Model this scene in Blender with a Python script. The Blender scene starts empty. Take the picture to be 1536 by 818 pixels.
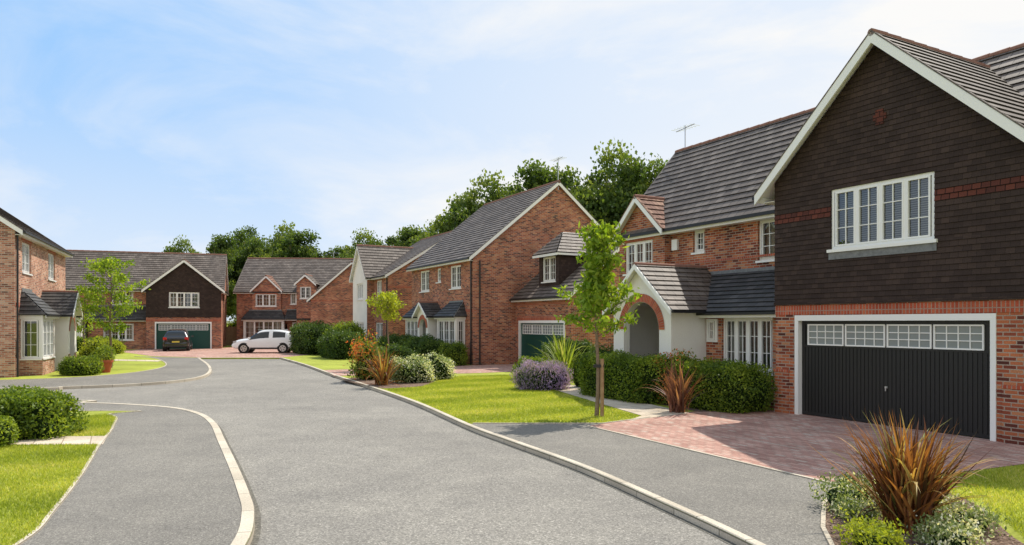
import bpy, math, random, bmesh
import numpy as np
from mathutils import Vector, Matrix
random.seed(7); rng=np.random.default_rng(7)
X=Vector((1,0,0));Y=Vector((0,1,0));Z=Vector((0,0,1))
sc=bpy.context.scene
COL=sc.collection
# ------------------------------------------------------------ materials
def newmat(name,col=(.5,.5,.5),rough=.7,spec=.3,metal=0):
    m=bpy.data.materials.new(name); m.use_nodes=True
    b=m.node_tree.nodes['Principled BSDF']
    b.inputs['Base Color'].default_value=(*col,1); b.inputs['Roughness'].default_value=rough
    b.inputs['Specular IOR Level'].default_value=spec; b.inputs['Metallic'].default_value=metal
    return m,m.node_tree,b
def nd(nt,t,**k):
    n=nt.nodes.new(t)
    for a,v in k.items():
        if a.startswith('i_'):
            key=a[2:].replace('_',' ')
            n.inputs[key].default_value=v
        else: setattr(n,a,v)
    return n
def ramp(nt,stops,interp='LINEAR'):
    r=nt.nodes.new('ShaderNodeValToRGB'); r.color_ramp.interpolation=interp
    e=r.color_ramp.elements
    while len(e)<len(stops): e.new(.5)
    for i,(p,c) in enumerate(stops):
        e[i].position=p; e[i].color=(*c,1)
    return r
def mixc(nt,a,b,f,mode='MIX'):
    m=nt.nodes.new('ShaderNodeMix'); m.data_type='RGBA'; m.blend_type=mode
    for s,v in ((m.inputs[6],a),(m.inputs[7],b),(m.inputs[0],f)):
        if hasattr(v,'is_output'): nt.links.new(v,s)
        elif isinstance(v,tuple): s.default_value=(*v,1)
        else: s.default_value=v
    return m.outputs[2]
def brickmat(name,stops,mortar,w,h,ms=.01,coord='UV',rot=0,rough=.85,bump=.4,dist=.01,off=.5,large=.25,spec=.2,stain=0):
    m,nt,b=newmat(name,rough=rough,spec=spec)
    tc=nd(nt,'ShaderNodeTexCoord'); mp=nd(nt,'ShaderNodeMapping'); mp.inputs['Rotation'].default_value=(0,0,rot)
    nt.links.new(tc.outputs[coord],mp.inputs[0])
    bt=nd(nt,'ShaderNodeTexBrick',offset=off); nt.links.new(mp.outputs[0],bt.inputs['Vector'])
    bt.inputs['Color1'].default_value=(0,0,0,1); bt.inputs['Color2'].default_value=(1,1,1,1); bt.inputs['Mortar'].default_value=(.5,.5,.5,1)
    bt.inputs['Scale'].default_value=1; bt.inputs['Brick Width'].default_value=w; bt.inputs['Row Height'].default_value=h
    bt.inputs['Mortar Size'].default_value=ms; bt.inputs['Mortar Smooth'].default_value=.1
    r=ramp(nt,stops); nt.links.new(bt.outputs['Color'],r.inputs[0])
    c=mixc(nt,r.outputs[0],mortar,bt.outputs['Fac'])
    nz=nd(nt,'ShaderNodeTexNoise',i_Scale=.9,i_Detail=6.0); nt.links.new(mp.outputs[0],nz.inputs[0])
    rr=ramp(nt,[(.3,(1-large,)*3),(.7,(1+large*.4,)*3)]); nt.links.new(nz.outputs[0],rr.inputs[0])
    c=mixc(nt,c,rr.outputs[0],1.0,'MULTIPLY')
    n2=nd(nt,'ShaderNodeTexNoise',i_Scale=45.0,i_Detail=3.0); nt.links.new(mp.outputs[0],n2.inputs[0])
    r2=ramp(nt,[(.3,(.78,)*3),(.7,(1.12,)*3)]); nt.links.new(n2.outputs[0],r2.inputs[0])
    c=mixc(nt,c,r2.outputs[0],1.0,'MULTIPLY')
    if stain:
        n3=nd(nt,'ShaderNodeTexNoise',i_Scale=7.0,i_Detail=7.0,i_Roughness=.7); nt.links.new(mp.outputs[0],n3.inputs[0])
        r3=ramp(nt,[(.58,(0,0,0)),(.72,(stain,)*3)]); nt.links.new(n3.outputs[0],r3.inputs[0])
        c=mixc(nt,c,(.26,.25,.2),r3.outputs[0])
    nt.links.new(c,b.inputs['Base Color'])
    inv=nd(nt,'ShaderNodeMath',operation='SUBTRACT'); inv.inputs[0].default_value=1; nt.links.new(bt.outputs['Fac'],inv.inputs[1])
    ad=nd(nt,'ShaderNodeMath',operation='MULTIPLY_ADD'); nt.links.new(n2.outputs[0],ad.inputs[0]); ad.inputs[1].default_value=.35; nt.links.new(inv.outputs[0],ad.inputs[2])
    bp=nd(nt,'ShaderNodeBump',i_Strength=bump,i_Distance=dist); nt.links.new(ad.outputs[0],bp.inputs['Height']); nt.links.new(bp.outputs[0],b.inputs['Normal'])
    return m
def noisemat(name,stops,scale,rough=.9,bump=.3,dist=.01,large=None,spec=.2,mid=None,coord='Object'):
    m,nt,b=newmat(name,rough=rough,spec=spec)
    tc=nd(nt,'ShaderNodeTexCoord')
    nz=nd(nt,'ShaderNodeTexNoise',i_Scale=scale,i_Detail=5.0,i_Roughness=.65); nt.links.new(tc.outputs[coord],nz.inputs[0])
    r=ramp(nt,stops); nt.links.new(nz.outputs[0],r.inputs[0]); c=r.outputs[0]
    for L in (large,mid):
        if L:
            n2=nd(nt,'ShaderNodeTexNoise',i_Scale=L[0],i_Detail=5.0,i_Roughness=.6); nt.links.new(tc.outputs[coord],n2.inputs[0])
            r2=ramp(nt,[(.35,(L[1],)*3),(.65,(L[2],)*3)]); nt.links.new(n2.outputs[0],r2.inputs[0])
            c=mixc(nt,c,r2.outputs[0],1.0,'MULTIPLY')
    nt.links.new(c,b.inputs['Base Color'])
    bp=nd(nt,'ShaderNodeBump',i_Strength=bump,i_Distance=dist); nt.links.new(nz.outputs[0],bp.inputs['Height']); nt.links.new(bp.outputs[0],b.inputs['Normal'])
    return m
def asphalt(name,base,vs=55):
    m,nt,b=newmat(name,rough=.88,spec=.25); tc=nd(nt,'ShaderNodeTexCoord')
    vo=nd(nt,'ShaderNodeTexVoronoi',i_Scale=float(vs)); nt.links.new(tc.outputs['Object'],vo.inputs[0])
    sp=nd(nt,'ShaderNodeSeparateColor'); nt.links.new(vo.outputs['Color'],sp.inputs[0])
    r=ramp(nt,[(0,tuple(v*.6 for v in base)),(.5,tuple(v*.96 for v in base)),(.88,tuple(v*1.18 for v in base)),(1,tuple(v*1.75 for v in base))]); nt.links.new(sp.outputs[0],r.inputs[0]); c=r.outputs[0]
    for s,lo,hi,dt in ((24.0,.84,1.13,4.0),(.22,.84,1.1,5.0),(1.3,.92,1.07,6.0)):
        n2=nd(nt,'ShaderNodeTexNoise',i_Scale=s,i_Detail=dt,i_Roughness=.7); nt.links.new(tc.outputs['Object'],n2.inputs[0])
        r2=ramp(nt,[(.35,(lo,lo,lo)),(.65,(hi,hi,hi*.985))]); nt.links.new(n2.outputs[0],r2.inputs[0]); c=mixc(nt,c,r2.outputs[0],1.0,'MULTIPLY')
    nt.links.new(c,b.inputs['Base Color'])
    bp=nd(nt,'ShaderNodeBump',i_Strength=.4,i_Distance=.005); nt.links.new(sp.outputs[1],bp.inputs['Height']); nt.links.new(bp.outputs[0],b.inputs['Normal'])
    return m
M={}
M['BRICK']=brickmat('brick',[(0,(.10,.035,.028)),(.22,(.27,.065,.038)),(.5,(.44,.12,.058)),(.8,(.54,.18,.08)),(1,(.58,.27,.14))],(.43,.34,.27),.225,.075,.010,large=.32)
M['BRICKB']=brickmat('brick_light',[(0,(.2,.085,.06)),(.2,(.40,.15,.09)),(.5,(.53,.22,.14)),(.8,(.62,.32,.21)),(1,(.66,.42,.3))],(.52,.45,.37),.225,.075,.010)
M['SOLD']=brickmat('red_soldier_brick',[(0,(.40,.08,.042)),(.5,(.48,.10,.052)),(1,(.56,.15,.07))],(.40,.27,.21),.075,.225,.01,off=0)
M['RENDER']=noisemat('white_render',[(.3,(.78,.75,.70)),(.7,(.86,.83,.78))],30,bump=.15,dist=.004,large=(.8,.93,1.02))
M['HANG']=brickmat('hung_tile',[(0,(.044,.029,.025)),(.5,(.054,.036,.031)),(1,(.07,.046,.038))],(.02,.014,.012),.165,.115,.003,bump=.35,large=.2)
M['HANGRED']=brickmat('hung_tile_red',[(0,(.085,.032,.026)),(.4,(.12,.038,.028)),(1,(.16,.05,.034))],(.02,.01,.008),.165,.115,.008,bump=.4)
M['ROOF']=brickmat('roof_tile',[(0,(.115,.09,.077)),(.4,(.15,.12,.102)),(.8,(.18,.148,.128)),(1,(.22,.18,.155))],(.04,.032,.028),.30,.28,.010,rough=.65,bump=.5,large=.3,spec=.35,stain=.3)
M['ROOFRED']=brickmat('roof_tile_red',[(0,(.22,.12,.09)),(.5,(.29,.16,.12)),(1,(.36,.22,.16))],(.08,.04,.03),.18,.28,.010,bump=.5,stain=.3)
M['SLATE']=brickmat('slate_tile',[(0,(.05,.048,.048)),(.5,(.07,.067,.066)),(1,(.1,.093,.09))],(.02,.02,.02),.30,.2,.008,rough=.6,bump=.4,spec=.35,stain=.15)
M['RIDGE']=noisemat('ridge_tile',[(.3,(.2,.10,.075)),(.7,(.3,.16,.12))],14)
M['WHITE'],_,_=newmat('white_upvc',(.84,.83,.81),.35,.4)
M['BLACK'],_,_=newmat('black_plastic',(.02,.02,.022),.4,.4)
M['DARK'],_,_=newmat('interior_dark',(.03,.028,.025),.9,.1)
M['LEAD']=noisemat('lead_flashing',[(.3,(.14,.145,.15)),(.7,(.24,.245,.25))],12,rough=.5)
M['GDB'],_,_=newmat('black_garage_paint',(.018,.018,.018),.42,.35)
M['GDG'],_,_=newmat('green_garage_paint',(.008,.065,.05),.38,.4)
M['WOOD']=noisemat('timber',[(.3,(.25,.15,.08)),(.7,(.4,.27,.16))],9)
M['BARK']=noisemat('bark',[(.3,(.14,.10,.065)),(.7,(.28,.21,.15))],22,bump=.6,dist=.02)
M['LEADG'],_,_=newmat('frosted_glass',(.22,.24,.25),.15,.6)
g,nt,b=newmat('window_glass'); out=nt.nodes['Material Output']
gl=nd(nt,'ShaderNodeBsdfGlossy',i_Roughness=.015); gl.inputs[0].default_value=(.9,.93,.95,1)
tr=nd(nt,'ShaderNodeBsdfTransparent'); tr.inputs[0].default_value=(.82,.86,.86,1)
lw=nd(nt,'ShaderNodeFresnel',i_IOR=1.5); ma=nd(nt,'ShaderNodeMath',operation='MULTIPLY_ADD'); nt.links.new(lw.outputs[0],ma.inputs[0]); ma.inputs[1].default_value=1.3; ma.inputs[2].default_value=.07
ms=nd(nt,'ShaderNodeMixShader'); nt.links.new(ma.outputs[0],ms.inputs[0]); nt.links.new(tr.outputs[0],ms.inputs[1]); nt.links.new(gl.outputs[0],ms.inputs[2]); nt.links.new(ms.outputs[0],out.inputs[0])
M['GLASS']=g
m,nt,b=newmat('curtain',rough=.9); tc=nd(nt,'ShaderNodeTexCoord'); sx=nd(nt,'ShaderNodeSeparateXYZ'); nt.links.new(tc.outputs['UV'],sx.inputs[0])
wv=nd(nt,'ShaderNodeTexWave',i_Scale=9.0,i_Distortion=1.5); nt.links.new(tc.outputs['UV'],wv.inputs[0])
cr=ramp(nt,[(0,(.25,.24,.21)),(1,(.55,.53,.48))]); nt.links.new(wv.outputs[0],cr.inputs[0])
rr=ramp(nt,[(0,(1,1,1)),(.2,(1,1,1)),(.24,(0,0,0)),(.76,(0,0,0)),(.8,(1,1,1))]); nt.links.new(sx.outputs[0],rr.inputs[0])
nt.links.new(mixc(nt,(.035,.032,.03),cr.outputs[0],rr.outputs[0]),b.inputs['Base Color']); M['CURT']=m
m,nt,b=newmat('blind',rough=.7); tc=nd(nt,'ShaderNodeTexCoord'); wv=nd(nt,'ShaderNodeTexWave',bands_direction='Y',i_Scale=9.0); nt.links.new(tc.outputs['UV'],wv.inputs[0])
cr=ramp(nt,[(.3,(.03,.03,.028)),(.8,(.26,.25,.23))]); nt.links.new(wv.outputs[0],cr.inputs[0]); nt.links.new(cr.outputs[0],b.inputs['Base Color']); M['BLIND']=m
# ground
M['ASPH']=asphalt('asphalt',(.255,.238,.215),70)
M['PAVE']=asphalt('footway_tarmac',(.215,.20,.18),95)
M['GRIME']=asphalt('channel_grime',(.15,.14,.12),60)
M['GRASS']=noisemat('lawn_grass',[(.3,(.23,.28,.035)),(.5,(.34,.38,.05)),(.72,(.46,.47,.10))],26,bump=.6,dist=.03,large=(.5,.76,1.12),mid=(3.0,.82,1.1))
M['SOIL']=noisemat('bark_mulch',[(.3,(.07,.045,.03)),(.5,(.17,.11,.08)),(.7,(.34,.25,.19))],24,bump=.9,dist=.03)
M['KERB']=brickmat('concrete_kerb',[(0,(.54,.47,.37)),(1,(.64,.57,.46))],(.22,.19,.15),.9,4.0,.008,bump=.3,stain=.5)
M['BLOCK']=brickmat('block_paving',[(0,(.40,.21,.165)),(.4,(.50,.28,.225)),(.8,(.57,.35,.28)),(1,(.54,.41,.34))],(.28,.20,.16),.2,.1,.007,coord='Object',rot=math.radians(61),bump=.4,stain=.3)
M['SLAB']=brickmat('buff_slab',[(0,(.58,.48,.36)),(1,(.68,.58,.46))],(.35,.28,.2),.45,.45,.01,coord='Object',rot=math.radians(61))
def leafmat(name,stops,trans=.35,rough=.5):
    m,nt,b=newmat(name,rough=rough,spec=.25); out=nt.nodes['Material Output']
    at=nd(nt,'ShaderNodeAttribute',attribute_name='tint'); r=ramp(nt,stops); nt.links.new(at.outputs['Fac'],r.inputs[0])
    nt.links.new(r.outputs[0],b.inputs['Base Color'])
    t=nd(nt,'ShaderNodeBsdfTranslucent'); tcl=mixc(nt,r.outputs[0],(1.7,1.6,.6),1.0,'MULTIPLY'); nt.links.new(tcl,t.inputs[0])
    ms=nd(nt,'ShaderNodeMixShader'); ms.inputs[0].default_value=trans
    nt.links.new(b.outputs[0],ms.inputs[1]); nt.links.new(t.outputs[0],ms.inputs[2]); nt.links.new(ms.outputs[0],out.inputs[0])
    return m
M['LTREE']=leafmat('leaf_woodland',[(0,(.04,.075,.02)),(.5,(.09,.145,.035)),(1,(.20,.25,.065))],.45)
M['LYOUNG']=leafmat('leaf_young',[(0,(.10,.18,.02)),(.5,(.20,.30,.03)),(1,(.34,.42,.06))],.5)
M['LYEL']=leafmat('leaf_golden',[(0,(.2,.26,.02)),(1,(.42,.46,.06))],.45)
M['LHEDGE']=leafmat('leaf_hedge',[(0,(.05,.09,.014)),(.5,(.13,.2,.022)),(1,(.31,.38,.045))],.38)
M['LDARK']=leafmat('leaf_dark',[(0,(.03,.06,.015)),(.6,(.07,.125,.025)),(1,(.15,.21,.04))],.3)
M['LGREY']=leafmat('leaf_grey_shrub',[(0,(.11,.16,.06)),(.6,(.26,.33,.14)),(.66,(.7,.7,.55)),(1,(.8,.8,.66))],.35)
M['LRED']=leafmat('leaf_red_shrub',[(0,(.1,.16,.03)),(.55,(.22,.26,.04)),(.7,(.55,.14,.05)),(1,(.7,.22,.08))],.4)
M['LLAV']=leafmat('lavender',[(0,(.15,.19,.1)),(.3,(.22,.26,.16)),(.4,(.36,.25,.52)),(1,(.52,.38,.74))],.3)
M['LFLAX']=leafmat('flax_red',[(0,(.045,.035,.018)),(.3,(.13,.05,.03)),(.6,(.30,.12,.045)),(.8,(.44,.24,.08)),(.9,(.5,.38,.16)),(1,(.16,.2,.05))],.3)
M['LFLAXG']=leafmat('flax_green',[(0,(.08,.13,.02)),(.6,(.24,.32,.05)),(1,(.5,.5,.18))],.35)
M['LFLAXP']=leafmat('flax_purple',[(0,(.05,.03,.025)),(.5,(.18,.07,.05)),(1,(.34,.17,.11))],.3)
M['BLADE']=leafmat('grass_blade',[(0,(.19,.25,.03)),(.5,(.34,.39,.055)),(.9,(.52,.52,.13)),(1,(.6,.54,.25))],.45)
M['CHIP']=leafmat('bark_chip',[(0,(.08,.045,.03)),(.6,(.25,.16,.11)),(1,(.5,.38,.28))],.02,.9)
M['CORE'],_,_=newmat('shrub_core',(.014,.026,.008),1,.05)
M['CARW'],_,b=newmat('white_car_paint',(.8,.81,.82),.25,.5); b.inputs['Coat Weight'].default_value=.6
M['CARB'],_,b=newmat('black_car_paint',(.012,.012,.014),.2,.5); b.inputs['Coat Weight'].default_value=.8
M['CGLASS'],_,_=newmat('car_glass',(.012,.015,.017),.06,.6)
M['TYRE'],_,_=newmat('tyre',(.02,.02,.02),.85,.2)
M['RIM'],_,_=newmat('rim',(.5,.5,.52),.3,.5,.8)
M['LAMPR'],_,_=newmat('tail_lamp',(.5,.01,.01),.2,.5)
M['LAMPW'],_,_=newmat('head_lamp',(.45,.47,.5),.15,.6)
M['PLATE'],_,_=newmat('number_plate',(.6,.5,.08),.5,.3)
M['TERR'],_,_=newmat('terracotta',(.4,.1,.05),.7,.2)
# ------------------------------------------------------------ mesh builder
class MB:
    T=Matrix.Identity(4)
    def __init__(s): s.v=[];s.f=[];s.uv=[];s.m=[];s.names=[]
    def mi(s,m):
        if m not in s.names: s.names.append(m)
        return s.names.index(m)
    def face(s,pts,uv=None,m='BRICK',n=None):
        pts=[Vector(p) for p in pts]
        if uv is None: uv=[(0,0)]*len(pts)
        if n is not None:
            nn=Vector((0,0,0))
            for i in range(1,len(pts)-1): nn+=(pts[i]-pts[0]).cross(pts[i+1]-pts[0])
            if nn.dot(n)<0: pts=pts[::-1]; uv=list(uv)[::-1]
        i=len(s.v); s.v+=[tuple(MB.T@p) for p in pts]; s.f.append(tuple(range(i,i+len(pts)))); s.uv+=list(uv); s.m.append(s.mi(m))
    def obox(s,o,A,B,C,m):
        o=Vector(o);A=Vector(A);B=Vector(B);C=Vector(C)
        c=o+(A+B+C)/2
        for P,U,W in ((o,A,B),(o+C,A,B),(o,A,C),(o+B,A,C),(o,B,C),(o+A,B,C)):
            q=[P,P+U,P+U+W,P+W]; lu=U.length; lw=W.length
            bu=P.x+P.y; bv=P.z
            if abs(U.z)>abs(W.z): uv=[(bu,bv),(bu,bv+lu),(bu+lw,bv+lu),(bu+lw,bv)]
            else: uv=[(bu,bv),(bu+lu,bv),(bu+lu,bv+lw),(bu,bv+lw)]
            s.face(q,uv,m,n=(P+(U+W)/2)-c)
    def box(s,x0,x1,y0,y1,z0,z1,m): s.obox((x0,y0,z0),(x1-x0,0,0),(0,y1-y0,0),(0,0,z1-z0),m)
    def tube(s,pts,rad,m,seg=7,cap=True):
        pts=[Vector(p) for p in pts]; rings=[]
        for i,p in enumerate(pts):
            d=(pts[min(i+1,len(pts)-1)]-pts[max(i-1,0)]).normalized()
            a=d.cross(Vector((.3,.9,.1))).normalized(); b=d.cross(a)
            rings.append([p+(a*math.cos(k*2*math.pi/seg)+b*math.sin(k*2*math.pi/seg))*rad[i] for k in range(seg)])
        for i in range(len(pts)-1):
            for k in range(seg):
                k2=(k+1)%seg; q=[rings[i][k],rings[i][k2],rings[i+1][k2],rings[i+1][k]]
                s.face(q,[(k/seg,i),((k+1)/seg,i),((k+1)/seg,i+1),(k/seg,i+1)],m,n=(q[0]+q[2])/2-(pts[i]+pts[i+1])/2)
        if cap: s.face(rings[-1],None,m); s.face(rings[0],None,m)
    def build(s,name,parent=None,smooth=False):
        me=bpy.data.meshes.new(name); me.from_pydata(s.v,[],s.f)
        ul=me.uv_layers.new(name='UVMap'); ul.data.foreach_set('uv',np.array(s.uv,dtype=np.float32).ravel())
        for n in s.names: me.materials.append(M[n])
        me.polygons.foreach_set('material_index',s.m)
        if smooth: me.polygons.foreach_set('use_smooth',[True]*len(s.f))
        me.update(); ob=bpy.data.objects.new(name,me); COL.objects.link(ob)
        if parent: ob.parent=parent
        return ob
def empty(name,loc=(0,0,0),rz=0):
    e=bpy.data.objects.new(name,None); COL.objects.link(e); e.location=loc; e.rotation_euler=(0,0,rz); e.empty_display_size=.3; return e
def clip(poly,y,above):
    out=[];n=len(poly)
    for i in range(n):
        p,q=poly[i],poly[(i+1)%n]
        ip=(p[1]>=y) if above else (p[1]<=y); iq=(q[1]>=y) if above else (q[1]<=y)
        if ip: out.append(p)
        if ip!=iq:
            t=(y-p[1])/(q[1]-p[1]); out.append((p[0]+(q[0]-p[0])*t,y))
    return out
def courses(mb,pts,m,g=.28,lip=.03,lift=.04,nrm=None,under=None,band=None):
    pts=[Vector(p) for p in pts]
    if nrm is None:
        n=(pts[1]-pts[0]).cross(pts[2]-pts[0]).normalized()
        if n.z<0: n=-n
    else: n=Vector(nrm).normalized()
    sd=(Z-n*Z.dot(n)).normalized(); a=sd.cross(n); o=pts[0]
    P=[((p-o).dot(a),(p-o).dot(sd)) for p in pts]
    ymin=min(p[1] for p in P); ymax=max(p[1] for p in P)
    ys=ymin if nrm is None else math.floor((o.z+ymin)/g)*g-o.z
    x_off=o.dot(a)
    k=0
    while ys+k*g<ymax-1e-4:
        y0=ys+k*g;y1=y0+g
        q=clip(clip(P,y0,True),y1,False)
        if len(q)>=3:
            mm=m
            if band and band[0]<=o.z+(y0+y1)/2<=band[1]: mm=band[2]
            def W(x,y,h=None):
                if h is None: h=lip*(1-(y-y0)/g)
                return o+a*x+sd*y+n*(h+lift)
            mb.face([W(*p) for p in q],[(p[0]+x_off,p[1]-ys) for p in q],mm,n=n)
            lo=[p[0] for p in q if abs(p[1]-y0)<1e-5]
            if len(lo)>=2:
                xa,xb=min(lo),max(lo)
                mb.face([W(xa,y0),W(xb,y0),W(xb,y0,0 if k else -lift),W(xa,y0,0 if k else -lift)],[(xa+x_off,y0-ys),(xb+x_off,y0-ys),(xb+x_off,y0-ys+.01),(xa+x_off,y0-ys+.01)],mm,n=-sd)
        k+=1
    if under: mb.face([p+n*.012 for p in pts],None,under,n=-n)
# ------------------------------------------------------------ building kit
class House:
    def __init__(s,name,x,y,deg): s.e=empty(name,(x,y,0),math.radians(deg)); s.p={}; s.br='BRICK'
    def part(s,n):
        if n not in s.p: s.p[n]=MB()
        return s.p[n]
    def done(s):
        for n,mb in s.p.items(): mb.build(n,s.e)
def wall(H,o,a,x0,x1,z0,z1,ops=(),m=None,rev=.12):
    m=m or H.br; mb=H.part('walls'); o=Vector(o);a=Vector(a); n=a.cross(Z)
    xs=sorted(set([x0,x1]+[min(max(v,x0),x1) for q in ops for v in q[:2]])); zs=sorted(set([z0,z1]+[min(max(v,z0),z1) for q in ops for v in q[2:4]]))
    for i in range(len(xs)-1):
        for j in range(len(zs)-1):
            cx=(xs[i]+xs[i+1])/2;cz=(zs[j]+zs[j+1])/2
            if any(q[0]<cx<q[1] and q[2]<cz<q[3] for q in ops): continue
            c=[(xs[i],zs[j]),(xs[i+1],zs[j]),(xs[i+1],zs[j+1]),(xs[i],zs[j+1])]
            mb.face([o+a*x+Z*z for x,z in c],[(x,z) for x,z in c],m,n=n)
    for q in ops:
        xa,xb,za,zb=q[:4]
        for (p,r) in (((xa,za),(xb,za)),((xb,za),(xb,zb)),((xb,zb),(xa,zb)),((xa,zb),(xa,za))):
            P=o+a*p[0]+Z*p[1];R=o+a*r[0]+Z*r[1]
            mb.face([P,R,R-n*rev,P-n*rev],[(0,p[1]),(0,r[1]),(rev,r[1]),(rev,p[1])],m)
def window(H,o,a,x0,x1,z0,z1,lights=3,rows=3,vb=1,rec=.07,sill=True,inner='CURT'):
    o=Vector(o);a=Vector(a);n=a.cross(Z); w=H.part('windows')
    def bx(xa,xb,za,zb,d0,d1,m): w.obox(o+a*xa+Z*za+n*d0,a*(xb-xa),Z*(zb-za),n*(d1-d0),m)
    f=.065; d0,d1=-rec-.06,-rec
    bx(x0,x1,z0,z0+f,d0,d1,'WHITE'); bx(x0,x1,z1-f,z1,d0,d1,'WHITE'); bx(x0,x0+f,z0+f,z1-f,d0,d1,'WHITE'); bx(x1-f,x1,z0+f,z1-f,d0,d1,'WHITE')
    W=(x1-x0-f*2)/lights
    for i in range(lights):
        xa=x0+f+i*W; xb=xa+W
        if i: bx(xa-.035,xa+.035,z0+f,z1-f,d0-.002,d1+.004,'WHITE')
        s=.035; xa2,xb2=xa+.03,xb-.03; za,zb=z0+f,z1-f
        bx(xa2,xa2+s,za,zb,d0+.01,d1+.012,'WHITE'); bx(xb2-s,xb2,za,zb,d0+.01,d1+.012,'WHITE')
        bx(xa2+s,xb2-s,za,za+s,d0+.01,d1+.012,'WHITE'); bx(xa2+s,xb2-s,zb-s,zb,d0+.01,d1+.012,'WHITE')
        for k in range(1,vb+1):
            xm=xa+(xb-xa)*k/(vb+1); bx(xm-.009,xm+.009,za+s,zb-s,-rec-.035,-rec-.008,'WHITE')
        for k in range(1,rows):
            zm=za+(zb-za)*k/rows; bx(xa2+s,xb2-s,zm-.009,zm+.009,-rec-.033,-rec-.01,'WHITE')
    dg=-rec-.04
    w.face([o+a*x+Z*z+n*dg for x,z in ((x0+f,z0+f),(x1-f,z0+f),(x1-f,z1-f),(x0+f,z1-f))],None,'GLASS',n=n)
    di=-rec-.3; uv=[(0,0),(1,0),(1,1),(0,1)]; c=[(x0,z0),(x1,z0),(x1,z1),(x0,z1)]
    sh=random.choice([0,0,.12,-.1])
    w.face([o+a*x+Z*z+n*di for x,z in c],[(u+sh,v) for u,v in uv],inner,n=n)
    for i in range(4):
        (xa,za),(xb,zb)=c[i],c[(i+1)%4]
        w.face([o+a*xa+Z*za+n*di,o+a*xb+Z*zb+n*di,o+a*xb+Z*zb+n*(d0),o+a*xa+Z*za+n*(d0)],None,'DARK')
    if sill: bx(x0-.05,x1+.05,z0-.06,z0-.002,-rec,.05,'WHITE')
def soldier(H,o,a,x0,x1,z0,z1,m='SOLD'):
    o=Vector(o);a=Vector(a);n=a.cross(Z)
    H.part('walls').obox(o+a*x0+Z*z0+n*.001,a*(x1-x0),Z*(z1-z0),n*.012,m)
def roofbody(H,x0,x1,y0,yr,zr,oh,ze,ops={},mats={},verge=.2,rot=False,walls='FBLR',barge='LR',tile='ROOF',ridge=True,gut='FB',bw=.2):
    if rot: MB.T=Matrix.Rotation(math.pi/2,4,'Z')
    y1=2*yr-y0; ye0=y0-oh; ye1=y1+oh; k=(zr-ze)/(yr-ye0); zw=ze+k*oh
    br=H.br
    if 'F' in walls: wall(H,(0,y0,0),X,x0,x1,0,zw-.02,ops.get('F',()),mats.get('F',br))
    if 'B' in walls: wall(H,(0,y1,0),-X,-x1,-x0,0,zw-.02,ops.get('B',()),mats.get('B',br))
    for key,xx,a in (('R',x1,Y),('L',x0,-Y)):
        if key in walls:
            mm=mats.get(key,br); lo,hi=(y0,y1) if key=='R' else (-y1,-y0)
            wall(H,(xx,0,0),a,lo,hi,0,zw,ops.get(key,()),mm)
            pts=[(xx,y0,zw),(xx,y1,zw),(xx,yr,zr)]
            H.part('walls').face(pts,[(p[1]*a[1],p[2]) for p in pts],mm,n=Vector(a).cross(Z))
    xa=x0-(verge if 'L' in barge else 0); xb=x1+(verge if 'R' in barge else 0)
    R=H.part('roof'); Tm=H.part('trim')
    for s,ye in ((0,ye0),(1,ye1)):
        courses(R,[(xa,ye,ze),(xb,ye,ze),(xb,yr,zr),(xa,yr,zr)],tile,under='WHITE')
        key='FB'[s]; sg=1 if s==0 else -1
        yw=y0 if s==0 else y1
        if key in gut:
            ya,yb=sorted((ye,ye+sg*.025)); Tm.box(xa+.01,xb-.01,ya,yb,ze-.13,ze+.012,'WHITE')
            ya,yb=sorted((ye-sg*.10,ye-sg*.003)); Tm.box(xa,xb,ya,yb,ze-.05,ze+.03,'BLACK')
            ya,yb=sorted((ye+sg*.03,yw+sg*.0)); 
            if yb-ya>.02: Tm.box(x0,x1,ya,yb-.003,ze-.12,ze-.1,'WHITE')
        for key2,xx,dx in (('L',xa,1),('R',xb,-1)):
            if key2 in barge:
                Tm.obox((xx-.03*dx,ye,ze-bw+.05),(.045*dx,0,0),(0,yr-ye,zr-ze),(0,0,bw),'WHITE')
                R.obox((xx-.04*dx,ye,ze+.052),(.1*dx,0,0),(0,yr-ye,zr-ze),(0,0,.035),tile)
    if ridge:
        L=xb-xa+.06; nn=max(1,round(L/.45)); 
        for i in range(nn):
            u0=xa-.03+L*i/nn; u1=xa-.03+L*(i+1)/nn
            R.tube([(u0,yr,zr+.03),(u1,yr,zr+.03)],[.085,.097],'RIDGE',8)
    MB.T=Matrix.Identity(4)
    return zw
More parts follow.
